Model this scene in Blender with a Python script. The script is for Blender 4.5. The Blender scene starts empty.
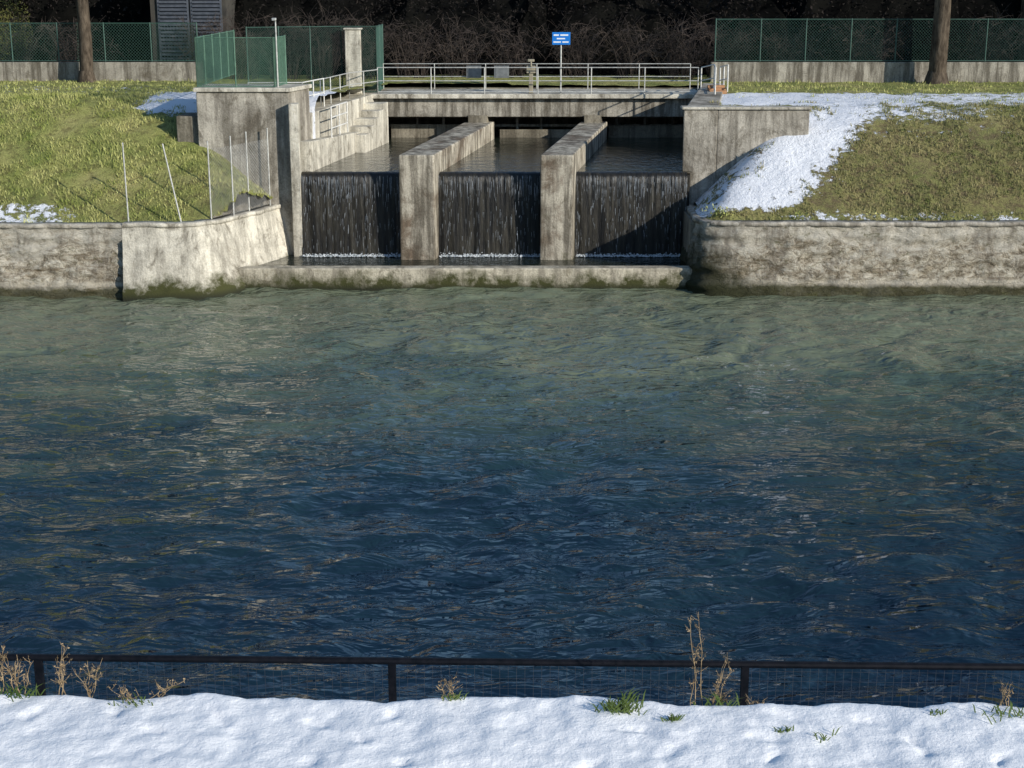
import bpy, math, random
from mathutils import Vector, Quaternion, noise as N
random.seed(7)
R=random.random
def U(a,b): return a+(b-a)*random.random()
scene=bpy.context.scene
H=11.7
# ------------------------------------------------------------ helpers
class MB:
    def __init__(s): s.v=[]; s.f=[]
    def add(s,vs,fs):
        o=len(s.v); s.v+= [tuple(p) for p in vs]; s.f+=[tuple(i+o for i in f) for f in fs]
    def prism(s,fp,z0,z1):
        n=len(fp)
        if not isinstance(z0,(list,tuple)): z0=[z0]*n
        if not isinstance(z1,(list,tuple)): z1=[z1]*n
        vs=[(p[0],p[1],z0[i]) for i,p in enumerate(fp)]+[(p[0],p[1],z1[i]) for i,p in enumerate(fp)]
        fs=[tuple(range(n-1,-1,-1)),tuple(range(n,2*n))]
        for i in range(n):
            j=(i+1)%n; fs.append((i,j,n+j,n+i))
        s.add(vs,fs)
    def box(s,x0,x1,y0,y1,z0,z1):
        s.prism([(x0,y0),(x1,y0),(x1,y1),(x0,y1)],z0,z1)
    def tube(s,a,b,r0,r1=None,n=6,cap=True):
        if r1 is None: r1=r0
        a=Vector(a); b=Vector(b); d=(b-a)
        if d.length<1e-6: return
        d.normalize()
        t=Vector((0,0,1)) if abs(d.z)<.9 else Vector((1,0,0))
        u=d.cross(t).normalized(); w=d.cross(u)
        vs=[]
        for (c,r) in ((a,r0),(b,r1)):
            for i in range(n):
                an=2*math.pi*i/n
                vs.append(c+u*(math.cos(an)*r)+w*(math.sin(an)*r))
        fs=[(i,(i+1)%n,n+(i+1)%n,n+i) for i in range(n)]
        if cap: fs+= [tuple(range(n-1,-1,-1)),tuple(range(n,2*n))]
        s.add(vs,fs)
    def poly(s,pts,radii,n=5):
        pts=[Vector(p) for p in pts]; vs=[]; fs=[]
        for k,p in enumerate(pts):
            d=(pts[min(k+1,len(pts)-1)]-pts[max(k-1,0)])
            if d.length<1e-7: d=Vector((0,0,1))
            d.normalize()
            t=Vector((.3,1,.1)) if abs(d.y)<.9 else Vector((1,0,0))
            u=d.cross(t).normalized(); w=d.cross(u)
            for i in range(n):
                an=2*math.pi*i/n
                vs.append(p+u*(math.cos(an)*radii[k])+w*(math.sin(an)*radii[k]))
        for k in range(len(pts)-1):
            for i in range(n):
                j=(i+1)%n
                fs.append((k*n+i,k*n+j,(k+1)*n+j,(k+1)*n+i))
        s.add(vs,fs)
    def grid(s,P):
        nr=len(P); nc=len(P[0]); vs=[p for r in P for p in r]
        fs=[(i*nc+j,i*nc+j+1,(i+1)*nc+j+1,(i+1)*nc+j) for i in range(nr-1) for j in range(nc-1)]
        s.add(vs,fs)
    def obj(s,name,mat,parent=None,smooth=False,bevel=0):
        me=bpy.data.meshes.new(name); me.from_pydata(s.v,[],s.f); me.update()
        if mat: me.materials.append(mat)
        if smooth: me.polygons.foreach_set('use_smooth',[True]*len(me.polygons))
        o=bpy.data.objects.new(name,me); scene.collection.objects.link(o)
        if parent: o.parent=parent
        if bevel:
            m=o.modifiers.new('bev','BEVEL'); m.width=bevel; m.segments=2; m.limit_method='ANGLE'
        return o
def empty(name):
    e=bpy.data.objects.new(name,None); scene.collection.objects.link(e); return e
def ns(x,y,z=0,s=1.0): return N.noise(Vector((x*s,y*s,z*s)))
def fb(x,y,z=0,s=1.0,o=4):
    a=1;t=0
    for i in range(o):
        t+=a*N.noise(Vector((x*s,y*s,z*s+i*7.3))); s*=2.03; a*=.5
    return t
# ------------------------------------------------------------ materials
class MT:
    def __init__(s,name,rough=.8,spec=.3):
        s.m=bpy.data.materials.new(name); s.m.use_nodes=True; s.nt=s.m.node_tree; s.b=s.nt.nodes['Principled BSDF']
        s.b.inputs['Roughness'].default_value=rough; s.b.inputs['Specular IOR Level'].default_value=spec
        tc=s.n('ShaderNodeTexCoord'); s.co=tc.outputs['Object']
    def n(s,t,**k):
        x=s.nt.nodes.new(t)
        for a,b in k.items(): setattr(x,a,b)
        return x
    def l(s,a,b): s.nt.links.new(a,b)
    def mp(s,sc=(1,1,1),rot=(0,0,0)):
        m=s.n('ShaderNodeMapping'); m.inputs['Scale'].default_value=sc; m.inputs['Rotation'].default_value=rot
        s.l(s.co,m.inputs['Vector']); return m.outputs[0]
    def noise(s,scale=1,sc=(1,1,1),det=5,rough=.6,dist=0,rot=(0,0,0)):
        x=s.n('ShaderNodeTexNoise'); x.inputs['Scale'].default_value=scale; x.inputs['Detail'].default_value=det
        x.inputs['Roughness'].default_value=rough; x.inputs['Distortion'].default_value=dist
        s.l(s.mp(sc,rot),x.inputs['Vector']); return x.outputs['Fac']
    def ramp(s,fac,stops,interp='LINEAR'):
        r=s.n('ShaderNodeValToRGB'); r.color_ramp.interpolation=interp; e=r.color_ramp.elements
        while len(e)<len(stops): e.new(.5)
        for i,(p,c) in enumerate(stops):
            e[i].position=p
            if not isinstance(c,(tuple,list)): c=(c,c,c)
            e[i].color=(*c,1)
        s.l(fac,r.inputs[0]); return r.outputs[0]
    def mix(s,fac,a,b,bt='MIX'):
        x=s.n('ShaderNodeMix',data_type='RGBA',blend_type=bt)
        for v,i in ((fac,0),(a,6),(b,7)):
            if isinstance(v,(int,float)): x.inputs[i].default_value=v
            elif isinstance(v,(tuple,list)): x.inputs[i].default_value=(*v,1)
            else: s.l(v,x.inputs[i])
        return x.outputs[2]
    def math(s,op,a,b=0,c=None,clamp=False):
        x=s.n('ShaderNodeMath',operation=op,use_clamp=clamp)
        for i,v in enumerate((a,b,c)):
            if v is None: continue
            if isinstance(v,(int,float)): x.inputs[i].default_value=v
            else: s.l(v,x.inputs[i])
        return x.outputs[0]
    def z(s):
        x=s.n('ShaderNodeSeparateXYZ'); s.l(s.co,x.inputs[0]); return x.outputs
    def col(s,c):
        if isinstance(c,(tuple,list)): s.b.inputs['Base Color'].default_value=(*c,1)
        else: s.l(c,s.b.inputs['Base Color'])
    def bump(s,h,dist=.02,strength=1):
        b=s.n('ShaderNodeBump'); b.inputs['Distance'].default_value=dist; b.inputs['Strength'].default_value=strength
        s.l(h,b.inputs['Height']); s.l(b.outputs[0],s.b.inputs['Normal'])

def concrete(name,light=(.50,.46,.385),dark=(.16,.14,.11),stain=.6,moss=True,zw=.0,thr=.5):
    t=MT(name,.9,.2)
    big=t.noise(.55,(1,1,1),7,.7,.4)
    c=t.ramp(big,[(thr-.16,dark),(thr-.03,tuple(.72*a for a in light)),(thr+.12,light)])
    st=t.noise(2.2,(1,1,.10),5,.7)
    c=t.mix(t.ramp(st,[(.41,stain),(.56,0)]),c,(.07,.06,.045))
    blot=t.noise(1.5,(1,1,.7),6,.75,.6)
    c=t.mix(t.ramp(blot,[(.54,0),(.65,.7)]),c,(.10,.085,.06))
    fine=t.noise(14,(1,1,1),4,.7)
    c=t.mix(.4,c,t.ramp(fine,[(.3,.22),(.7,.78)]),'OVERLAY')
    if moss:
        zz=t.z()[2]
        lvl=t.math('ADD',zz,t.math('MULTIPLY',t.noise(1.1,(1,1,1),6,.7),-2.2))
        c=t.mix(t.ramp(t.math('ADD',lvl,1.0+zw),[(.2,1),(.7,0)]),c,(.05,.052,.018))
        c=t.mix(t.ramp(zz,[(0,.9),(.25,0)]),c,(.02,.022,.014))
    t.col(c); t.bump(t.math('ADD',fine,t.math('MULTIPLY',big,1.5)),.03,.8)
    return t.m
M_conc=concrete('concrete_weathered')
M_conc2=concrete('concrete_pale',(.64,.60,.50),(.26,.23,.18),.45,thr=.45)
M_sill=concrete('concrete_sill',(.56,.51,.40),(.20,.17,.11),.5,zw=.16,thr=.46)
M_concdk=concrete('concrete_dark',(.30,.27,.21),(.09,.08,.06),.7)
M_deck=concrete('concrete_deck',(.40,.37,.31),(.16,.14,.11),.8,False)
M_pier=concrete('concrete_pier',(.56,.51,.41),(.16,.12,.085),.8,thr=.52)

def stonewall(name,lo=0.0):
    t=MT(name,.95,.15)
    X,Y,Z=t.z()
    wob=t.n('ShaderNodeTexNoise'); wob.inputs['Scale'].default_value=2.2; wob.inputs['Detail'].default_value=5; wob.inputs['Roughness'].default_value=.7; t.l(t.co,wob.inputs['Vector'])
    add=t.n('ShaderNodeVectorMath',operation='MULTIPLY_ADD'); t.l(wob.outputs['Color'],add.inputs[0]); add.inputs[1].default_value=(2.2,2.2,2.0)
    t.l(t.mp((1.8,1.8,4.2)),add.inputs[2])
    v=t.n('ShaderNodeTexVoronoi',feature='DISTANCE_TO_EDGE'); t.l(add.outputs[0],v.inputs['Vector']); v.inputs['Scale'].default_value=1
    big=t.noise(.4,(1,1,1.3),7,.7,.5)
    med=t.noise(2.6,(1,1,1.6),8,.78,.5)
    strat=t.noise(1.0,(.7,.7,5),6,.7,.6)
    stone=t.ramp(med,[(.34,(.09,.075,.05)),(.45,(.30,.26,.195)),(.57,(.52,.48,.39)),(.7,(.64,.60,.51))])
    gap=t.math('MULTIPLY',t.ramp(v.outputs['Distance'],[(0,.55),(.08,0)]),t.ramp(med,[(.42,1),(.56,0)]))
    c=t.mix(gap,stone,(.06,.05,.03))
    c=t.mix(t.ramp(strat,[(.36,.6),(.47,0)]),c,(.16,.12,.075))
    plaster=t.ramp(med,[(.32,(.28,.245,.19)),(.48,(.46,.425,.35)),(.64,(.62,.58,.49))])
    lv=t.math('ADD',t.math('MULTIPLY',Z,.36),t.math('MULTIPLY',t.math('SUBTRACT',big,.5),1.5))
    pf=t.ramp(lv,[(.56-lo,0),(.66-lo,1)])
    c=t.mix(pf,c,plaster)
    c=t.mix(t.ramp(t.noise(1.3,(1,1,.15),5,.7),[(.38,.55),(.50,0)]),c,(.09,.07,.05))
    band=t.math('ABSOLUTE',t.math('SUBTRACT',t.math('ADD',Z,t.math('MULTIPLY',med,.3)),.60))
    c=t.mix(t.ramp(band,[(.06,.8),(.16,0)]),c,(.46,.42,.34))
    low=t.math('ADD',Z,t.math('MULTIPLY',big,-.6))
    c=t.mix(t.ramp(low,[(0,.9),(.16,0)]),c,(.045,.045,.02))
    c=t.mix(t.ramp(t.noise(1.7,(1,1,2.6),6,.8,.5),[(.57,0),(.66,.7)]),c,(.085,.085,.03))
    # slime on the rounded corner beside the outfall; the corner's shade is painted in too
    cd=t.math('ADD',t.math('ADD',t.math('ABSOLUTE',t.math('SUBTRACT',X,7.2)),t.math('MULTIPLY',Z,1.1)),t.math('MULTIPLY',t.noise(1.2,(1,1,1),6,.75),-4.0))
    c=t.mix(t.ramp(t.math('MULTIPLY',t.math('ADD',cd,1.0),.25),[(.1,.92),(.55,0)]),c,(.032,.034,.016))
    t.col(c)
    h=t.mix(pf,t.ramp(v.outputs['Distance'],[(0,0),(.12,.45)]),med)
    t.bump(t.math('ADD',h,t.math('MULTIPLY',med,2)),.05,1)
    return t.m
M_stone=stonewall('bank_masonry')

def simple(name,c1,c2,scale=6,rough=.6,spec=.4,metal=0,bump=.0,sc=(1,1,1)):
    t=MT(name,rough,spec); f=t.noise(scale,sc,4,.65)
    t.col(t.ramp(f,[(.35,c1),(.65,c2)])); t.b.inputs['Metallic'].default_value=metal
    if bump: t.bump(f,bump)
    return t.m
M_white=simple('painted_metal_white',(.50,.49,.45),(.75,.74,.7),9,.5)
M_galv=simple('galvanised_steel',(.36,.36,.34),(.6,.6,.56),9,.5,.5,.3)
M_green=simple('green_coated_wire',(.06,.13,.09),(.10,.20,.135),5,.6)
M_greenf=simple('green_faded_wire',(.03,.075,.06),(.05,.11,.085),5,.6)
M_black=simple('black_iron',(.003,.004,.006),(.009,.009,.012),20,.45,.15)
M_wire=simple('dark_wire',(.03,.035,.045),(.06,.065,.075),20,.5)
M_blue=simple('sign_blue',(.01,.16,.55),(.012,.19,.62),2,.4)
M_signw=simple('sign_white',(.75,.78,.8),(.8,.82,.82),2,.4)
M_orange=simple('tile_orange',(.35,.17,.08),(.45,.25,.13),5,.8)
M_bark=simple('bark',(.035,.027,.02),(.12,.095,.07),5,.95,.1,0,.05,(1,1,.3))
M_twig=simple('twigs',(.14,.10,.055),(.32,.24,.13),.4,.95,.1)
M_twigdk=simple('twigs_dark',(.04,.032,.030),(.11,.088,.075),.8,.95,.1)
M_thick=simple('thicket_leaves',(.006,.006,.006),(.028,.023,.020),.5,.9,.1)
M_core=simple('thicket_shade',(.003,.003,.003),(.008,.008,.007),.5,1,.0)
M_ever=simple('shrub_leaves',(.08,.09,.025),(.20,.19,.06),1.5,.8,.2)
M_dry=simple('dry_stalk',(.20,.14,.075),(.40,.30,.18),12,.9,.1)
M_blade=simple('grass_green',(.05,.09,.02),(.10,.14,.04),3,.8,.2)
M_bladeb=simple('grass_blades_bank',(.21,.25,.06),(.50,.49,.20),.9,.85,.15)
M_bladed=simple('grass_blades_dry',(.12,.15,.045),(.36,.31,.16),1.2,.9,.1)
M_louv=simple('louvre_paint',(.05,.06,.075),(.09,.10,.12),3,.6)
M_plas=simple('house_plaster',(.03,.028,.025),(.06,.055,.045),1,.9)
M_roof=simple('roof_tiles',(.12,.05,.03),(.2,.09,.05),6,.9)
M_glass=simple('dark_window',(.01,.012,.015),(.02,.024,.03),2,.15,.6)

def ground_mat():
    t=MT('bank_grass_and_snow',.95,.15)
    a=t.n('ShaderNodeAttribute',attribute_name='snow').outputs['Fac']
    big=t.noise(.45,(1,1,1),5,.6); med=t.noise(2.6,(1,1,1),6,.75); fine=t.noise(18,(1,1,1),4,.8)
    g=t.ramp(big,[(.32,(.21,.26,.07)),(.5,(.36,.37,.12)),(.68,(.48,.44,.18))])
    c=t.mix(t.ramp(med,[(.38,.6),(.52,0)]),g,(.10,.085,.035))
    br=t.n('ShaderNodeAttribute',attribute_name='dry').outputs['Fac']
    c=t.mix(t.math('MULTIPLY',br,t.ramp(med,[(.35,1),(.65,.35)])),c,t.ramp(fine,[(.3,(.08,.055,.03)),(.7,(.28,.21,.13))]))
    c=t.mix(.6,c,t.ramp(fine,[(.3,.15),(.7,.85)]),'OVERLAY')
    sf=t.math('ADD',a,t.math('MULTIPLY',t.math('SUBTRACT',t.noise(1.9,(1,1,1),8,.8),.5),2.6))
    sm=t.ramp(sf,[(.46,0),(.54,1)])
    c=t.mix(sm,c,(.84,.86,.9)); t.col(c)
    t.bump(t.math('ADD',t.math('MULTIPLY',fine,t.math('SUBTRACT',1,t.math('MULTIPLY',sm,.7))),t.math('MULTIPLY',med,1.5)),.12,1)
    return t.m
M_ground=ground_mat()

def snow_mat():
    t=MT('snow',.6,.2)
    f=t.noise(30,(1,1,1),5,.75); m=t.noise(6,(1,1,1),4,.6)
    t.col(t.ramp(m,[(.3,(.86,.87,.88)),(.7,(.91,.91,.91))]))
    t.bump(t.math('ADD',t.math('MULTIPLY',f,.5),m),.022,.7)
    return t.m
M_snow=snow_mat()
def near_ground():
    t=MT('near_bank_earth',.95,.1); f=t.noise(3,(1,1,1),6,.7)
    t.col(t.ramp(f,[(.35,(.05,.045,.025)),(.6,(.10,.10,.045))])); t.bump(f,.1); return t.m
M_earth=near_ground()

def river_mat():
    t=MT('river_water',.03,.5); t.b.inputs['IOR'].default_value=1.45
    X,Y,Z=t.z()
    painted_shade=t.math('ADD',t.math('MULTIPLY',Y,.0165),t.math('MULTIPLY',t.noise(.11,(.8,1.6,1),4,.6,1.0),.42))  # shade painted into the base colour: dark blue near, sunlit green far
    t.col(t.ramp(painted_shade,[(.55,(.003,.013,.030)),(.80,(.012,.032,.040)),(.93,(.065,.095,.070)),(1.0,(.125,.145,.095))]))
    C=t.noise(1.5,(.75,1.9,1),2,.5,1.0,(0,0,.12))
    D=t.noise(4.5,(.8,1.7,1),1,.5,.8,(0,0,-.15))
    P=t.ramp(t.noise(.13,(1,2.0,1),3,.6,1.0),[(.35,.45),(.62,1.0)])
    t.bump(t.math('MULTIPLY',t.math('ADD',t.math('MULTIPLY',C,.24),t.math('MULTIPLY',D,.03)),P),1,1)
    return t.m
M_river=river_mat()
def pool_mat():
    t=MT('pool_water',.06,.5); t.b.inputs['IOR'].default_value=1.33; t.col((.015,.02,.014))
    t.bump(t.math('ADD',t.math('MULTIPLY',t.noise(1.5,(1,1,1),3),.06),t.math('MULTIPLY',t.noise(6,(1,1,1),3),.02)),1,1); return t.m
M_pool=pool_mat()

def fall_mat():
    t=MT('weir_face_wet',.4,.4)
    s=t.noise(5,(1,.2,.10),6,.75)
    t.col(t.ramp(s,[(.42,(.006,.006,.006)),(.6,(.028,.025,.018)),(.75,(.08,.08,.07))]))
    t.bump(s,.06); return t.m
M_fall=fall_mat()
M_strand=simple('falling_water',(.05,.055,.06),(.30,.33,.36),4,.3,.5)
M_foam=simple('foam',(.35,.4,.42),(.75,.78,.8),6,.6)

# ------------------------------------------------------------ far terrain
def smin(a,b,k=.6):
    h=max(k-abs(a-b),0)/k; return min(a,b)-h*h*k*.25
def hgt(x,y):
    zY=2.8+(y-57.3)*.62
    cap=6.5
    if x<0:
        cap=6.95-min(max(y-64,0),18)*.025
        zX=2.85+(-9.5-x)*.85+max(0,y-61.6)*1.2
        z=smin(zY,cap,1.2)
        if y<63.5: z=smin(z,zX,.7)
    else:
        z=smin(zY,cap,1.0)
        if y<62.15: z=smin(z,2.85+(x-7.5)*.93,.8)
    z=max(z,2.70)
    if y>57.8: z+=.09*fb(x,y,0,.8,4)
    return z
def ss(a,b,x):
    t=min(max((x-a)/(b-a),0),1); return t*t*(3-2*t)
def snowm(x,y):
    if x>6:
        d=(x-7.6)-.775*(y-57.4)
        m=(1-ss(1.6,4.6,d))*(1-ss(64,66,y))*ss(57.3,58.2,y)*(.90-.28*(1-ss(-.6,.8,d)))
        m=max(m,ss(64,65.2,y)*(1-ss(71,73.5,y))*(.85 if x>9 else .6)*(1-.25*ss(14,20,x)))
        m=max(m,.60*ss(62.2,63.2,y)*(1-ss(64,66,y))*(1-ss(17,24,x)))
        m=max(m,.42*(1-ss(57.5,57.9,y))*ss(9,11,x))
        m=max(m,.20 if y>61.5 and y<74 else .0)
        return m
    m=.62*(1-ss(57.6,58.6,y))*(1-ss(-18,-16,x))
    m=max(m,.85*ss(-16.2,-15,x)*ss(62.6,63.6,y)*(1-ss(67.5,69,y)))
    m=max(m,.15*ss(-21,-16,x)*ss(61,64,y))
    m=max(m,.28 if 66<y<74 else .0)
    return m
def dry(x,y):
    if x>6: return ss(57,58,y)*(1-ss(62,64,y))*.75+.1
    return .25*(1-ss(58,60,y))+.05
def rng(a,b,st):
    n=max(1,round((b-a)/st)); return [a+(b-a)*i/n for i in range(n)]
xs=rng(-400,-60,34)+rng(-60,-26,1.5)+rng(-26,26,.25)+rng(26,60,1.5)+rng(60,400,34)+[400]
ys=rng(56.6,66,.22)+rng(66,84,.6)+rng(84,130,6)+rng(130,600,60)+[600]
LW=[(-400,56.35),(-60,56.35),(-14.7,56.35),(-13.0,56.4),(-11.7,56.9),(-10.9,58.0),(-10.2,59.5),(-9.6,61.4)]
def pathY(x):
    for (a,b),(c,d) in zip(LW,LW[1:]):
        if a<=x<=c: return b+(d-b)*(x-a)/(c-a)
    return 99
def keep(x,y):
    s=.154*(y-60)
    if x<=-9.6: return y>pathY(x)+.1
    if y>77.4: return True
    if x<0: return y>61.6 and x<-8.9+s
    if x>7.3+max(0,s) and y>57.15: return True
    return False
P=[[(x,y,hgt(x,y)) for x in xs] for y in ys]
g=MB(); idx={}; vv=[]; sn=[]; dr=[]; ff=[]
def vid(i,j):
    if (i,j) not in idx:
        idx[(i,j)]=len(vv); p=P[i][j]; vv.append(p); sn.append(snowm(p[0],p[1])); dr.append(dry(p[0],p[1]))
    return idx[(i,j)]
for i in range(len(ys)-1):
    for j in range(len(xs)-1):
        if keep((xs[j]+xs[j+1])/2,(ys[i]+ys[i+1])/2):
            ff.append((vid(i,j),vid(i,j+1),vid(i+1,j+1),vid(i+1,j)))
g.v=vv; g.f=ff
go=g.obj('far_bank_ground',M_ground,smooth=True)
for nm,dat in (('snow',sn),('dry',dr)):
    at=go.data.attributes.new(nm,'FLOAT','POINT'); at.data.foreach_set('value',dat)

gb=MB()
def blades(n,x0,x1,y0,y1):
    for _ in range(n):
        x=U(x0,x1); y=y0+(y1-y0)*R()
        if not keep(x,y) or (x>0 and not keep(x-.3,y)): continue
        if -13.6<x<-6 and y>61: continue
        if 6.5<x<12.6 and 61.4<y<62.8: continue
        s=snowm(x,y)+.9*fb(x,y,3,.9,3)*.6
        if s>.5+U(0,.15): continue
        if ns(x*.7,y*.7,9)<-.25: continue
        z=hgt(x,y); h=U(.05,.15)*(1+.8*max(0,ns(x,y,5,.6))); a=U(0,6.28); w=U(.012,.03)
        lx=U(-.08,.08); ly=U(-.1,.04); c,sn_=math.cos(a)*w,math.sin(a)*w
        gb.add([(x-c,y-sn_,z-.02),(x+c,y+sn_,z-.02),(x+lx,y+ly,z+h)],[(0,1,2)])
blades(26000,-26,-9.6,56.8,66); blades(4000,-30,-13,66,80); blades(5000,10,30,66,80)
gb.obj('bank_grass',M_bladeb)
gb=MB(); blades(30000,7.5,27,57.2,66); gb.obj('bank_grass_dry',M_bladed)
gb=MB()
for cx,cy,n,s in ((8.1,57.6,160,.22),(8.6,58.2,90,.25),(7.9,58.6,60,.2),(11,57.4,60,.18),(14,57.4,50,.2),(-11.9,58.3,80,.2),(-12.6,57.5,60,.2)):
    for _ in range(n):
        x=cx+random.gauss(0,s); y=cy+random.gauss(0,s); z=2.75+U(0,.42) if cx>0 and cx<9 else 2.75+U(0,.25); e=Vector((U(-1,1),U(-1,1),U(-.2,1)))*.09; f=Vector((U(-1,1),U(-1,1),U(-1,1)))*.05
        p=Vector((x,y,z)); gb.add([p,p+e+f,p+e-f],[(0,1,2)])
gb.obj('wall_top_plants',M_bladeb)

# ------------------------------------------------------------ bank retaining walls
def chaikin(p,n=2):
    for _ in range(n):
        q=[p[0]]
        for a,b in zip(p,p[1:]):
            q+=[(a[0]*.75+b[0]*.25,a[1]*.75+b[1]*.25),(a[0]*.25+b[0]*.75,a[1]*.25+b[1]*.75)]
        q.append(p[-1]); p=q
    return p
def resample(p,st):
    out=[]
    for a,b in zip(p,p[1:]):
        L=math.dist(a,b); s=st if min(abs(a[0]),abs(b[0]))<32 else 8
        n=max(1,int(L/s)); out+=[(a[0]+(b[0]-a[0])*i/n,a[1]+(b[1]-a[1])*i/n) for i in range(n)]
    return out+[p[-1]]
def wall(path,name,mat,cope,zt=2.76,bat=.35,amp=.05):
    root=empty(name)
    pts=resample(path,.12); NZ=34
    nrm=[]
    for k in range(len(pts)):
        a=pts[max(k-1,0)]; b=pts[min(k+1,len(pts)-1)]; L=math.dist(a,b); nrm.append(((b[1]-a[1])/L,-(b[0]-a[0])/L))
    rows=[]
    for r in range(NZ+1):
        z=-.7+(zt-.08+.7)*r/NZ; row=[]
        for (x,y),(nx,ny) in zip(pts,nrm):
            st=.16*ss(-.05,.15,fb(x*.5,y*.5,z*2.0,1,3)) if amp>.04 and z<2.1 else 0
            o=bat*(1-(z/zt))+amp*fb(x*1.2,y*1.2,z*2.4,1.1,4)+(.12 if z<.35+.1*ns(x,y,0) else 0)-st*.6
            row.append((x+nx*o,y+ny*o,z))
        rows.append(row)
    m=MB(); m.grid(rows); m.obj('face',mat,root,True)
    prof=[(-.02,-.16),(.06,-.16),(.07,-.03),(.03,0),(-.45,0),(-.47,-.2)]
    rows=[]
    for (o,dz) in prof:
        rows.append([(x+nx*(o+.05*fb(x,y,7,2,3)),y+ny*(o+.05*fb(x,y,7,2,3)),zt+dz+.025*fb(x,y,2,1.3,3)) for (x,y),(nx,ny) in zip(pts,nrm)])
    m=MB(); m.grid(rows); m.obj('coping',cope,root,True)
    return root
wall([(-400,56.35),(-60,56.35),(-14.75,56.35)],'river_wall_masonry',M_stone,M_stone,amp=.09)
wall(chaikin([(-14.74,56.33),(-13.0,56.35),(-11.6,56.6),(-10.9,58.0),(-10.2,59.5),(-9.4,61.6)]),'wing_wall',M_conc2,M_conc2,2.8,.55,.03)
wall(chaikin([(7.15,61.9),(7.15,59.5),(7.15,58.2),(7.25,57.2),(8.4,56.85),(10.5,56.8)])+[(60,56.8),(400,56.8)],'river_wall_stone',M_stone,M_conc,amp=.08)

# ------------------------------------------------------------ weir structure
weir=empty('weir_structure')
def sx(x,y): return x+.154*(y-60)
def shp(x0,x1,y0,y1): return [(sx(x0,y0),y0),(sx(x1,y0),y0),(sx(x1,y1),y1),(sx(x0,y1),y1)]
for k,(a,b) in enumerate(((-4.52,-3.12),(1.13,2.44))):
    m=MB(); m.prism(shp(a,b,60,74.6),-.8,4.95); m.obj('pier_%d'%(k+1),M_pier,weir,bevel=.05)
    m=MB(); m.prism(shp(a+.25,b-.25,73.9,77),4.8,5.3); m.obj('bearing_%d'%(k+1),M_concdk,weir)
ops=[(-8.75,-4.5),(-3.14,1.15),(2.42,6.96)]
for k,(a,b) in enumerate(ops):
    m=MB(); m.prism(shp(a-.1,b+.1,61.1,62.0),-.8,4.02); m.obj('weir_body_%d'%(k+1),M_fall,weir)
    prof=[(61.3,4.13),(61.1,4.12),(60.98,4.07),(60.9,3.95),(60.85,3.7),(60.82,3.2),(60.79,2.4),(60.77,1.6),(60.74,.7)]
    rows=[]; nx=int((b-a)/.05)
    for (y,z) in prof:
        row=[]
        for i in range(nx+1):
            x=a+(b-a)*i/nx
            r=.05*ns(x*5,0,z*.25)+.035*ns(x*14,4,z*.4)
            row.append((sx(x,61),y+r*(1 if z<4.05 else .1),z+(.02*ns(x*6,2,0) if z>4 else 0)))
        rows.append(row)
    m=MB(); m.grid(rows); m.obj('water_curtain_%d'%(k+1),M_fall,weir,True)
    m=MB()
    for _ in range(420):
        x=sx(U(a+.03,b-.03),61); 
        if ns(x*2.2,1,3)<-.1 and R()<.7: continue
        z=4.05-abs(random.gauss(0,1))*.5*R() if R()<.35 else U(.8,3.9)
        L=U(.1,.55)*(1.3 if z>3.6 else .7); z0=max(.72,z-L); w=U(.003,.010); y=U(60.6,60.76)
        dx=U(-.02,.02)
        m.add([(x-w,y,z),(x+w,y,z),(x+dx+w*.4,y-.03,z0),(x+dx-w*.4,y-.03,z0)],[(0,1,2,3)])
    m.obj('water_strands_%d'%(k+1),M_strand,weir)
    m=MB()
    for _ in range(700):
        x=sx(U(a+.03,b-.03),61); y=60.62+random.gauss(0,.07); z=.74+abs(random.gauss(0,.05)); s=U(.012,.04)
        m.add([(x-s,y,z),(x,y-s,z-.01),(x+s,y,z),(x,y+s,z),(x,y,z+s*.8)],[(0,1,4),(1,2,4),(2,3,4),(3,0,4)])
    m.obj('foam_%d'%(k+1),M_foam,weir)
m=MB(); m.prism([(-11.4,57.55),(7.2,57.55),(7.2,58.15),(-11.1,58.15)],-.8,.84); m.obj('apron_sill',M_sill,weir,bevel=.06)
m=MB(); m.prism([(-12.7,61.2),(sx(-9.15,61.2),61.2),(sx(-8.95,63.4),63.4),(-12.7,63.4)],-.8,7.32); m.obj('abutment_tower',M_conc,weir,bevel=.04)
m=MB(); m.prism([(-12.8,61.1),(sx(-9.06,61.1),61.1),(sx(-8.86,63.5),63.5),(-12.8,63.5)],7.33,7.5); m.obj('abutment_cap',M_conc2,weir,bevel=.03)
m=MB(); m.prism([(-8.94,60.75),(-8.56,60.75),(-8.56,61.25),(-8.94,61.25)],-.8,6.9); m.obj('gate_guide',M_conc2,weir,bevel=.02)
m=MB(); m.prism([(-12.6,63.41),(sx(-8.9,63.41),63.41),(sx(-8.86,77),77),(-12.6,77)],-.8,6.32); m.obj('abutment_rear',M_conc2,weir,bevel=.03)
m=MB(); m.box(-13.6,-12.72,61.4,63.2,2,6.35); m.obj('abutment_ledge',M_concdk,weir,bevel=.04)
m=MB(); m.prism(shp(-8.89,-8.4,61.3,73.5),-.8,[5.35,5.35,4.75,4.75]); m.obj('side_ledge',M_conc2,weir,bevel=.03)
m=MB()
for i in range(5): m.prism(shp(-8.89,-7.95,68.5+i*.9,69.4+i*.9-.002),3.5,4.9+i*.28)
m.obj('side_steps',M_conc2,weir,bevel=.02)
m=MB()
for y in (64.2,65.5,66.8): m.tube((sx(-8.3,y),y,5.2),(sx(-8.3,y),y,6.5),.035)
for z in (5.6,6.05,6.5): m.tube((sx(-8.3,64.2),64.2,z),(sx(-8.3,66.8),66.8,z),.03)
m.obj('ledge_guardrail',M_white,weir)
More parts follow.
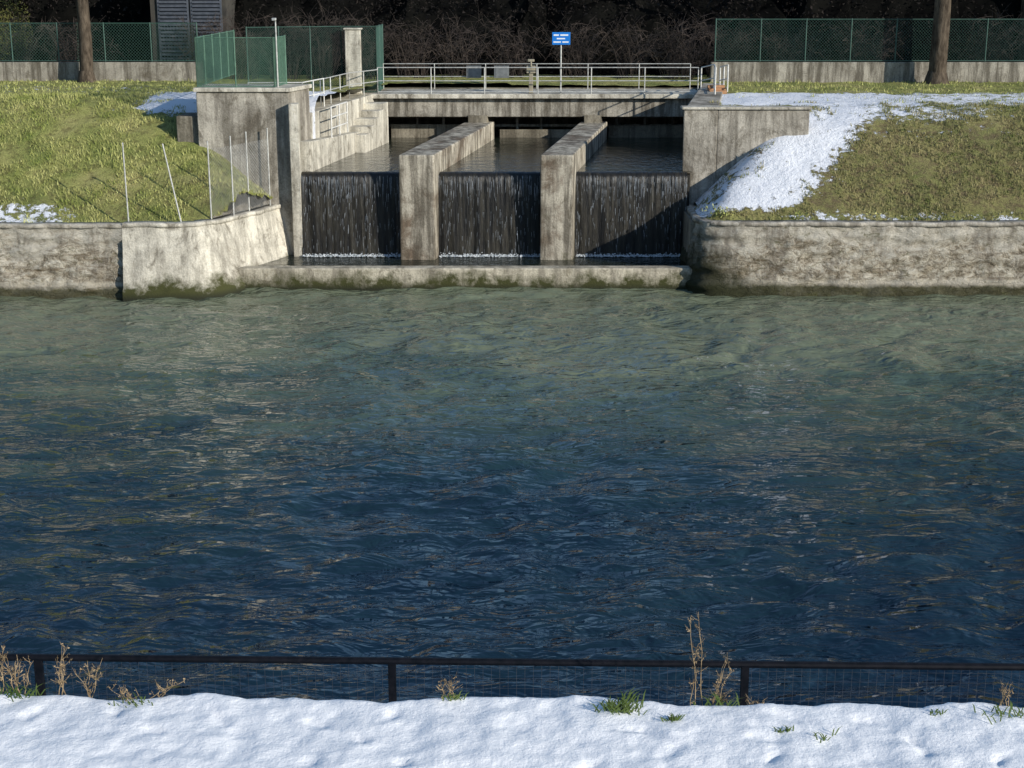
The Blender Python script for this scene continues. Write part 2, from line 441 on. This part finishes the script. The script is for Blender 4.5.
m=MB(); m.prism([(6.98,61.7),(sx(8.1,61.7),61.7),(sx(8.1,78),78),(sx(6.98,78),78)],-.8,6.58); m.obj('channel_wall',M_conc,weir,bevel=.04)
m=MB(); m.prism([(sx(8.1,61.7)+.003,61.72),(12.1,61.72),(12.1,62.3),(sx(8.1,61.7)+.003,62.3)],1,6.58); m.obj('wing_retaining_wall',M_conc,weir,bevel=.04)
m=MB(); m.prism([(6.9,61.62),(12.17,61.62),(12.17,62.38),(6.9,62.38)],6.59,6.70); m.obj('wing_coping',M_conc2,weir,bevel=.03)
m=MB(); m.prism([(6.99,58.2),(7.3,58.2),(7.3,61.69),(6.99,61.69)],-.8,2.6); m.obj('return_wall',M_concdk,weir)
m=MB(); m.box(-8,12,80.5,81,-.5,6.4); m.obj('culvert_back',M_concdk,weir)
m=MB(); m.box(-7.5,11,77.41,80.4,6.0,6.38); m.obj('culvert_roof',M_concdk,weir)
m=MB()
for z in (4.55,5.0): m.box(-6.4,9.4,76.2,76.35,z,z+.12)
for x in (-4.8,-3.5,.2,1.4,5.2,6.6,8): m.box(x,x+.12,76.05,76.19,4.0,6.0)
m.obj('sluice_frame',M_deck,weir)
m=MB(); m.box(-6.0,-2.2,75.2,75.32,4.0,4.75); m.box(-.6,3.2,75.2,75.32,4.0,4.5); m.box(4.8,9,75.2,75.32,4.0,4.7); m.obj('sluice_boards',M_concdk,weir)

# ------------------------------------------------------------ footbridge
br=empty('footbridge')
m=MB(); m.box(-7.35,9.25,73.7,77.4,6.12,6.34); m.obj('deck_slab',M_conc2,br,bevel=.03)
m=MB(); m.box(-7.0,9.1,74.05,74.6,5.22,6.11); m.box(-7.0,9.1,75.6,76.0,5.4,6.11); m.obj('deck_beam',M_deck,br,bevel=.03)
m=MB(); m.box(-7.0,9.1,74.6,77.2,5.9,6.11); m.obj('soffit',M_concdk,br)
def railing(m,pts,h=1.1,mid=(.55,),st=2.4,r=.028):
    for a,b in zip(pts,pts[1:]):
        a=Vector(a); b=Vector(b); L=(b-a).length; n=max(1,round(L/st))
        for i in range(n+1):
            p=a.lerp(b,i/n); m.tube(p,p+Vector((0,0,h)),r*1.15)
        for z in (h,)+tuple(mid): m.tube(a+Vector((0,0,z)),b+Vector((0,0,z)),r)
m=MB()
railing(m,[(-6.5,73.85,6.34),(9.0,73.85,6.34)],1.25,(.62,.1),2.4,.024)
railing(m,[(-6.5,77.2,6.34),(9.0,77.2,6.34)],1.25,(.62,),2.4,.02)
railing(m,[(-6.5,73.85,6.34),(-7.6,71.2,6.34),(-8.35,66.5,6.34)],1.15,(.6,),1.6,.024)
m.obj('bridge_railing',M_galv,br)
m=MB()
railing(m,[(9.15,73.9,6.34),(9.6,72.6,6.55),(9.35,70.2,6.55)],1.25,(.62,.2),1.1,.03)
railing(m,[(10.1,74.2,6.34),(10.2,72.2,6.55)],1.25,(.62,.2),1.1,.03)
m.obj('stair_railing',M_white,br)
m=MB()
for i in range(3): m.box(9.35,10.15,72.0+i*.35,72.35+i*.35-.004,6.3,6.62+i*.1)
m.obj('stair_steps',M_orange,br)
M_cab=simple('cabinet_grey',(.10,.11,.11),(.17,.18,.18),3)
for k,x in enumerate((-2.3,-.9)):
    m=MB(); m.box(x,x+.75,77.0,77.16,6.9,7.5); m.box(x+.06,x+.69,76.985,76.998,6.96,7.44)
    m.obj('control_panel_%d'%(k+1),M_cab,br,bevel=.01)
m=MB(); m.box(.82,1.02,74.2,74.4,6.34,7.3); m.box(.7,1.14,74.15,74.5,7.3,7.65); m.tube((.92,74.1,7.62),(.92,74.1,7.9),.05); m.box(.76,1.08,74.05,74.25,7.85,7.97)
m.obj('gate_actuator',simple('cast_iron_olive',(.22,.2,.14),(.34,.3,.22),5),None,bevel=.02)
sg=empty('river_sign')
m=MB(); m.tube((2.36,73.95,6.34),(2.36,73.95,9.2),.035,n=8); m.obj('pole',M_galv,sg)
m=MB(); m.box(1.93,2.80,73.87,73.9,8.66,9.25); m.obj('panel',M_blue,sg,bevel=.008)
m=MB()
for (a,b,z,h) in ((2.0,2.25,9.08,.07),(2.32,2.70,9.08,.07),(2.15,2.55,8.92,.06),(1.99,2.35,8.76,.06),(2.42,2.72,8.76,.06)): m.box(a,b,73.862,73.868,z,z+h)
m.obj('lettering',M_signw,sg)

# ------------------------------------------------------------ mesh fences
def netting(m,A,B,z0,z1,sp,r):
    A=Vector((*A,0)); B=Vector((*B,0)); L=(B-A).length; D=(B-A)/L; Hh=z1-z0
    c=-Hh
    while c<L:
        for sgn in (1,-1):
            u0,v0,u1,v1=c,0,c+Hh,Hh
            if u0<0: v0=-u0; u0=0
            if u1>L: v1=Hh-(u1-L); u1=L
            if v1-v0<.02: continue
            if sgn<0: a,b=(u0,Hh-v0),(u1,Hh-v1)
            else: a,b=(u0,v0),(u1,v1)
            pa=A+D*a[0]; pb=A+D*b[0]
            m.tube((pa.x,pa.y,z0+a[1]),(pb.x,pb.y,z0+b[1]),r,r,3,False)
        c+=sp
def meshfence(name,pts,z0,z1,mat,sp=.13,r=.007,pst=2.0,pr=.035):
    root=empty(name); w=MB(); p=MB()
    for a,b in zip(pts,pts[1:]):
        netting(w,a,b,z0+.03,z1-.03,sp,r)
        L=math.dist(a,b); n=max(1,round(L/pst))
        for i in range(n+1):
            x=a[0]+(b[0]-a[0])*i/n; y=a[1]+(b[1]-a[1])*i/n
            p.tube((x,y,z0),(x,y,z1+.04),pr)
        for z in (z0+.04,z1):
            p.tube((a[0],a[1],z),(b[0],b[1],z),pr*.65)
    w.obj('netting',mat,root); p.obj('posts',mat,root)
    return root
meshfence('green_mesh_fence',[(-12.65,70.0),(-12.65,61.35),(-9.55,61.35),(-9.35,63.3)],7.5,9.45,M_green,.10,.0065,1.7,.03)
meshfence('green_mesh_fence',[(-12.6,73),(-8.3,74.7),(-6.6,74.6),(-6.5,77.3)],6.34,9.5,M_greenf,.12,.008,1.5,.03)
meshfence('boundary_fence',[(-60,80.1),(-16.4,80.1)],7.55,9.5,M_greenf,.16,.008,2.4,.035)
meshfence('boundary_fence',[(10.6,80.1),(60,80.1)],7.55,9.7,M_greenf,.16,.008,2.4,.035)
m=MB(); m.box(-8.05,-7.3,74.0,74.4,6.33,9.35); m.box(-8.12,-7.22,73.93,74.48,9.36,9.44); m.obj('concrete_gatepost',M_conc2,None,bevel=.03)
m=MB(); m.box(-120,-16.2,80,80.3,5.8,7.52); m.obj('boundary_wall',M_deck,None,bevel=.03)
m=MB(); m.box(10.4,120,80,80.3,5.8,7.52); m.obj('boundary_wall',M_deck,None,bevel=.03)
lp=empty('lamp_post')
m=MB(); m.tube((-9.45,61.6,7.5),(-9.45,61.6,10.1),.035,.028,8); m.tube((-9.45,61.6,10.08),(-9.45,61.35,10.2),.025); m.obj('pole',M_galv,lp)
m=MB(); m.box(-9.53,-9.37,61.15,61.4,10.12,10.22); m.obj('head',M_galv,lp,bevel=.02)
m=MB(); railing(m,[(-8.75,63.7,6.34),(-8.2,66.4,6.34)],1.2,(.6,),1.2,.026); railing(m,[(-11,63.6,6.34),(-8.75,63.7,6.34)],1.2,(.6,),1.2,.026)
m.obj('tower_railing',M_white,None)
def pole(a,b,r=.03):
    m=MB(); m.tube(a,b,r,r*.9,8); m.tube(b,(b[0],b[1],b[2]+.03),r*1.2,r*.6,8); m.obj('fence_post',M_galv)
pole((-14.6,56.75,2.7),(-14.63,56.75,5.75)); pole((-12.6,56.8,2.7),(-13.15,56.85,5.7))
pole((-11.55,57.3,2.7),(-11.55,57.3,5.75)); pole((-10.85,58.2,2.7),(-10.85,58.2,5.85)); pole((-10.45,59.4,2.7),(-10.45,59.4,5.9)); pole((-9.85,60.9,2.7),(-9.85,60.9,5.9))
root=empty('chain_link_fence'); m=MB()
for a,b in (((-11.55,57.3),(-10.85,58.2)),((-10.85,58.2),(-10.45,59.4)),((-10.45,59.4),(-9.85,60.9))): netting(m,a,b,2.85,5.5,.13,.005)
m.obj('netting',M_galv,root)

# ------------------------------------------------------------ water
def plane(name,fp,z,mat):
    m=MB(); m.add([(x,y,z) for x,y in fp],[tuple(range(len(fp)))]); return m.obj(name,mat)
def wz(x,y):
    wx=x+1.3*ns(x,y,11,.25); wy=y+.8*ns(x,y,17,.3)
    p=.5+1.0*max(0,.35+ns(wx,wy,31,.09))
    z=.11*ns(wx*.8+wy*.2,wy*1.3,0,.30)+.16*p*ns(wx*.75-wy*.15,wy*1.5,5,.8)+.095*p*ns(wx*.75,wy*1.7,9,1.7)
    return z
wx_=rng(-400,-60,30)+rng(-60,-27,.8)+rng(-27,27,.14)+rng(27,60,.8)+rng(60,400,30)+[400]
wy_=rng(9.2,24,.08)+rng(24,58.5,.13)+[58.5,60.5]
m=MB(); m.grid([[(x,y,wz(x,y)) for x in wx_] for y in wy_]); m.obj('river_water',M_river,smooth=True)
plane('stilling_pool_water',[(-10.8,58.1),(7.1,58.1),(7.3,61.3),(-9.2,61.3)],.72,M_pool)
m=MB(); m.add([(sx(-9.0,61.25),61.25,4.1),(sx(7.1,61.25),61.25,4.1),(sx(7.1,80.6),80.6,4.1),(sx(-9.0,80.6),80.6,4.1)],[(0,1,2,3)]); m.obj('canal_water',M_pool)
plane('river_bed',[(-400,5),(400,5),(400,90),(-400,90)],-3,M_earth)

# ------------------------------------------------------------ near bank
def crest(x): return 7.40-.0125*x
FP=[(U(-4,4),U(7.3,8.3),U(.03,.06),U(0,3.1)) for _ in range(40)]
def nh(x,y):
    c=crest(x)
    base=c if y>7.2 else c+(7.2-y)*.37
    e=8.42+.09*fb(x,1,0,1.3,4)
    if y>e:
        t=ss(e,e+.5,y); base=c-1.0*t
    b=.018*fb(x,y,0,1.3,3)+.013*fb(x,y,5,6,3)+.008*abs(ns(x,y,8,14))
    for fx,fy,fr,fa in FP:
        dx=x-fx; dy=y-fy
        if abs(dx)<.25 and abs(dy)<.25:
            u=dx*math.cos(fa)+dy*math.sin(fa); v=-dx*math.sin(fa)+dy*math.cos(fa)
            d=math.hypot(u/2.2,v)/fr*(1+.5*ns(x,y,2,12))
            b-=.018*(1-ss(.3,1.3,d))
    return base+b*(1 if y<e+.1 else .5)
nx_=rng(-60,-5,2.5)+rng(-5,5,.028)+rng(5,60,2.5)+[60]; ny_=rng(-30,5,2)+rng(5,7.2,.12)+rng(7.2,9.0,.028)+[9.0]
m=MB(); m.grid([[(x,y,nh(x,y)) for x in nx_] for y in ny_]); m.obj('snow_ground',M_snow,smooth=True)
m=MB(); m.box(-400,400,9.001,9.5,-1,6.32); m.obj('near_quay_wall',M_stone)
m=MB(); m.grid([[(x,y,nh(0,y)-.6-.0125*x) for x in (-400,-60.0,-30,0,30,60.0,400)] for y in (-30,0,7,8.9)]); m.obj('near_bank_ground',M_earth)
m=MB(); m.add([(-400,-400,17.5),(400,-400,17.5),(400,-29.9,20.5),(-400,-29.9,20.5)],[(0,1,2,3)]); m.obj('background_ground',M_earth)
nf=empty('iron_railing')
def rz(x): return 7.388-.0107*x
m=MB()
for k in range(-8,9):
    x=-.786+2.313*k; m.box(x-.025,x+.025,8.98,9.02,6.2,rz(x)-.01)
for k in range(-8,8):
    a=-.786+2.313*k; b=a+2.313; m.tube((a,9,rz(a)),(b,9,rz(b)),.024,n=10)
m.obj('rail_and_posts',M_black,nf)
m=MB()
x=-8
while x<8:
    m.tube((x,9.0,6.3),(x,9.0,rz(x)-.02),.0012,n=3,cap=False); x+=.055
for k in range(14):
    z=.05+k*.07; m.tube((-8,9,rz(-8)-z),(8,9,rz(8)-z),.0012,n=3,cap=False)
m.obj('wire_mesh',M_wire,nf)
def weed(x,y,h,n=5,lean=.15):
    m=MB(); z=nh(x,y)-.03
    for i in range(n):
        bx=x+U(-.05,.05); by=y+U(-.03,.03); hh=h*U(.6,1); lx=U(-lean,lean)*hh*1.6; ly=U(-.1,.1)*hh
        pts=[(bx+lx*(t/6)**1.6+.008*math.sin(t*2+i),by+ly*(t/6),z+hh*t/6) for t in range(7)]
        m.poly(pts,[.0035-.0004*t for t in range(7)],4)
        for j in range(int(14*h+3)):
            t=U(.3,1); k=min(5,int(t*6)); f=t*6-k
            a=Vector(pts[k]).lerp(Vector(pts[k+1]),f); d=Vector((U(-1,1),U(-1,1),U(.2,1.2))).normalized()*U(.02,.08)*(1.3-t*.5)
            m.poly([a,a+d*.6,a+d+Vector((0,0,.01))],[.002,.0014,.001],3)
            for q in range(4):
                s=U(.004,.011); c=a+d*U(.5,1.05)+Vector((U(-s,s),U(-s,s),U(-s,s))); e=Vector((U(-1,1),U(-1,1),U(-1,1)))*s
                e2=Vector((U(-1,1),U(-1,1),U(-1,1)))*s; m.add([c-e,c+e,c+e2],[(0,1,2)])
    m.obj('dry_weed',M_dry)
weed(-3.12,8.5,.45,5,.1); weed(-3.04,8.5,.38,4,.15); weed(-2.80,8.5,.46,4,.12); weed(-2.62,8.5,.34,4,.3)
weed(-2.35,8.4,.12,5,.9); weed(-2.2,8.42,.12,4,.9); weed(-.40,8.45,.17,5,.2); weed(1.14,8.5,.82,3,.13); weed(1.22,8.5,.5,3,.25); weed(1.30,8.5,.3,4,.3); weed(1.5,8.5,.2,4,.4)
weed(3.05,8.45,.2,4,.4)
def tuft(x,y,h,n,sp):
    m=MB()
    for i in range(n):
        bx=x+random.gauss(0,sp); by=y+random.gauss(0,sp*.5); z=nh(bx,by)-.01; a=U(0,6.28); L=h*U(.5,1)
        dx=math.cos(a)*L*.9; dy=math.sin(a)*L*.5; w=.004
        m.add([(bx-w,by,z),(bx+w,by,z),(bx+dx*.5+w,by+dy*.5,z+L*.6),(bx+dx*.5-w,by+dy*.5,z+L*.6),(bx+dx,by+dy,z+L*.75)],[(0,1,2,3),(3,2,4)])
    m.obj('grass_tuft',M_blade)
tuft(.64,8.30,.11,110,.05); tuft(.72,8.36,.16,20,.04); tuft(.97,8.2,.07,40,.03); tuft(1.62,8.07,.06,22,.03); tuft(1.83,8.0,.09,12,.05); tuft(2.6,8.3,.06,16,.04); tuft(-2.3,8.35,.07,30,.08); tuft(-.36,8.42,.08,24,.03); tuft(3.05,8.3,.1,40,.1); tuft(1.3,8.45,.12,40,.06); tuft(-3.05,8.45,.12,40,.08)

# ------------------------------------------------------------ trees
def tree_mesh(name,h,r0,seed):
    random.seed(seed); m=MB()
    def branch(p,d,L,r,lv):
        n=5 if lv==0 else 3; pts=[p]; rad=[r]
        for i in range(n):
            d=(d+Vector((U(-1,1),U(-1,1),U(-.3,.6)))*(.05 if lv==0 else .2)).normalized()
            p=p+d*(L/n); pts.append(p); rad.append(r*(1-.45*(i+1)/n) if lv==0 else r*(1-.6*(i+1)/n))
        m.poly(pts,rad,8 if lv==0 else (5 if lv<3 else 3))
        if lv>=4: 
            return
        k=[9,5,4,4][lv]
        for i in range(k):
            t=U(.38,1) if lv==0 else U(.3,1); q=min(n-1,int(t*n)); a=pts[q].lerp(pts[q+1],t*n-q)
            ax=d.orthogonal().normalized(); ax.rotate(Quaternion(d,U(0,6.28)))
            nd=(d*U(.4,.9)+ax*U(.6,1)).normalized(); nd.z=abs(nd.z)*.8+.15
            branch(a,nd,L*U(.45,.62),rad[q]*.5,lv+1)
    branch(Vector((0,0,-.3)),Vector((0,0,1)),h*.75,r0,0)
    m.poly([(0,0,-.3),(0,0,.1),(0,0,.7)],[r0*1.7,r0*1.35,r0*1.0],8)
    me=bpy.data.meshes.new(name); me.from_pydata(m.v,[],m.f); me.update()
    return me
T=[tree_mesh('bare_tree_a',22,.5,1),tree_mesh('bare_tree_b',19,.42,2),tree_mesh('bare_tree_c',24,.55,3)]
for q in T: q.materials.append(M_bark); q.polygons.foreach_set('use_smooth',[True]*len(q.polygons))
random.seed(11)
def tree(x,y,k,s=1,rot=None):
    o=bpy.data.objects.new('bare_tree',T[k]); scene.collection.objects.link(o); o.location=(x,y,hgt(x,y)); o.scale=(s,s,s); o.rotation_euler=(0,0,U(0,6) if rot is None else rot)
tree(-22.0,79,1,.85,.5); tree(21.9,78.8,2,.9,2.0)
for x,y,k in ((-36,82,1),(-30,86,2),(-44,88,0),(-16,94,1),(-25,97,2),(-52,84,2),(14,92,1),(20,90,0),(29,86,2),(36,90,1),(44,86,0),(31,98,2),(53,88,1),(-60,92,0),(62,92,2),(25,101,1),(-38,100,0)):
    tree(x,y,k,U(.85,1.15))
m=MB()
def cloud(cx,cy,cz,rx,ry,rz_,n,s0,s1):
    for _ in range(n):
        d=Vector((random.gauss(0,1),random.gauss(0,1),random.gauss(0,1))).normalized()*(R()**.45)
        p=Vector((cx+d.x*rx,cy+d.y*ry,cz+d.z*rz_)); a=Vector((U(-1,1),U(-1,1),U(-.3,1))).normalized()*U(s0,s1); b=Vector((U(-1,1),U(-1,1),U(-1,1))).normalized()*U(s0,s1)*.25
        m.add([p,p+a,p+a*.5+b],[(0,1,2)])
for (xa,xb) in ((-75,-13),(18,75)):
    x=xa
    while x<xb:
        t=min(1,max(.55,abs(x)/26)); rzz=U(5,8)*t; cloud(x,U(92,102),max(6.5+U(8,14)*t,11.5+rzz),U(3.5,5.5),5,rzz,1100,.35,.9); x+=U(2.8,5)
m.obj('distant_woodland',M_twig)
def th(x): return 4.9+1.3*ns(x*.15,3,0)+.8*ns(x*.6,1,4)+(2.5 if abs(x-2)>14 else 0)
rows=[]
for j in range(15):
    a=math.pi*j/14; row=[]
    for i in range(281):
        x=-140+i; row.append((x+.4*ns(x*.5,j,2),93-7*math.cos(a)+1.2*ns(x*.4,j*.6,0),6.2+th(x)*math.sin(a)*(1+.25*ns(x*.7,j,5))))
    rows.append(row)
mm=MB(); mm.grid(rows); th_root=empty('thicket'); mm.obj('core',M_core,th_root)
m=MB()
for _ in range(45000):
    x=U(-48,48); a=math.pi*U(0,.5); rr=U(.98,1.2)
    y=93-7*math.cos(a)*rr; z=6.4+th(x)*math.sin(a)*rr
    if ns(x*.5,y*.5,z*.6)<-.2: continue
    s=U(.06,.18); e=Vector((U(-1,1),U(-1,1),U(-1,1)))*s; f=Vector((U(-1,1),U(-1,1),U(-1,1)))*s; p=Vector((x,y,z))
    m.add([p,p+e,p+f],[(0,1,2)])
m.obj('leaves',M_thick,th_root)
def shrub(x,y,h,n,mat):
    m=MB(); z=6.45
    for i in range(n):
        a=U(0,6.28); sp=U(.3,1.3)*h*.6; hh=h*U(.5,1.05); dx=math.cos(a)*sp; dy=math.sin(a)*sp*.6; ox=U(-.8,.8); oy=U(-.5,.5)
        pts=[(x+ox+dx*(t/6)**1.2+U(-.08,.08),y+oy+dy*(t/6)**1.2,z+hh*(1-(1-t/6)**1.7)-(.35*sp if t==6 else (.1*sp if t==5 else 0))) for t in range(7)]
        m.poly(pts,[.022*(1-t/7.5) for t in range(7)],3)
        for j in range(8):
            k=random.randint(1,5); p=Vector(pts[k]); d=Vector((U(-1,1),U(-1,1),U(-.4,1))).normalized()*U(.3,1.0)
            m.poly([p,p+d*.6+Vector((0,0,.05)),p+d],[.010,.008,.005],3)
    m.obj('bare_shrub',mat)
for x,y,h,n in ((-16.5,83,3.2,50),(-14.5,82.3,3.6,60),(-12.3,82.6,3.0,50),(-10.3,82.5,3.8,60),(-8,83,3.3,50),(-5.5,83.5,3.0,50),(-3,84,3.4,50),(0,84,2.8,45),(3.5,84,3,50),(6.5,83.5,3.0,50),(9,83,3.4,60),(11.5,83.5,3.3,60),(15,83,3,50),(19,83,3.2,50),(26,83,3.5,60),(-27,83,3.6,60),(-24,83.2,3.2,40),(30,83,3.2,50)):
    shrub(x,y,h,n,M_twigdk)
m=MB()
cloud(-27.4,82.8,9.2,1.6,1,2.0,4500,.08,.2); m.obj('evergreen_shrub',M_ever)
hs=empty('house')
m=MB(); m.box(-19.7,-15.6,84.2,90.9,6,11.5); m.obj('walls',M_plas,hs)
m=MB(); m.prism([(-20.1,83.8),(-15.2,83.8),(-15.2,91.3),(-20.1,91.3)],11.5,[11.7,11.7,13.5,13.5]); m.obj('roof',M_roof,hs)
for k,x in enumerate((-19.3,-17.5)):
    m=MB(); m.box(x,x+.1,84.08,84.19,7.4,11); m.box(x+1.6,x+1.7,84.08,84.19,7.4,11); m.box(x,x+1.7,84.08,84.19,11.001,11.1)
    z=7.45
    while z<10.9: m.prism([(x+.1,84.02),(x+1.6,84.02),(x+1.6,84.14),(x+.1,84.14)],[z,z,z+.08,z+.08],[z+.05,z+.05,z+.13,z+.13]); z+=.2
    m.obj('louvre_%d'%(k+1),M_louv,hs)
    m=MB(); m.box(x+.1,x+1.6,84.16,84.195,7.4,11); m.obj('pane_%d'%(k+1),M_glass,hs)

# ------------------------------------------------------------ light, sky, camera
SV=Vector((.80,-.60,0)).normalized(); EL=math.radians(20); SV=Vector((SV.x*math.cos(EL),SV.y*math.cos(EL),math.sin(EL)))
l=bpy.data.lights.new('sun','SUN'); l.energy=5; l.angle=math.radians(.5); l.color=(1,.94,.84)
lo=bpy.data.objects.new('sun',l); scene.collection.objects.link(lo); lo.rotation_euler=SV.to_track_quat('Z','Y').to_euler(); lo.location=(40,-40,60)
w=bpy.data.worlds.new('World'); scene.world=w; w.use_nodes=True; nt=w.node_tree
sky=nt.nodes.new('ShaderNodeTexSky'); sky.sky_type='NISHITA'; sky.sun_disc=False; sky.sun_elevation=EL; sky.sun_rotation=math.atan2(SV.x,SV.y)
sky.dust_density=.3; sky.ozone_density=4.0; sky.air_density=1.2
bg=nt.nodes['Background']; bg.inputs[1].default_value=.15; nt.links.new(sky.outputs[0],bg.inputs[0])
cam=bpy.data.cameras.new('camera'); co=bpy.data.objects.new('camera',cam); scene.collection.objects.link(co)
cam.sensor_width=36; cam.lens=52.73; cam.clip_end=2000; cam.clip_start=.1
co.location=(0,0,H); co.rotation_euler=(math.radians(74.9),0,0); scene.camera=co
scene.view_settings.view_transform='Standard'; scene.view_settings.look='None'; scene.view_settings.exposure=0
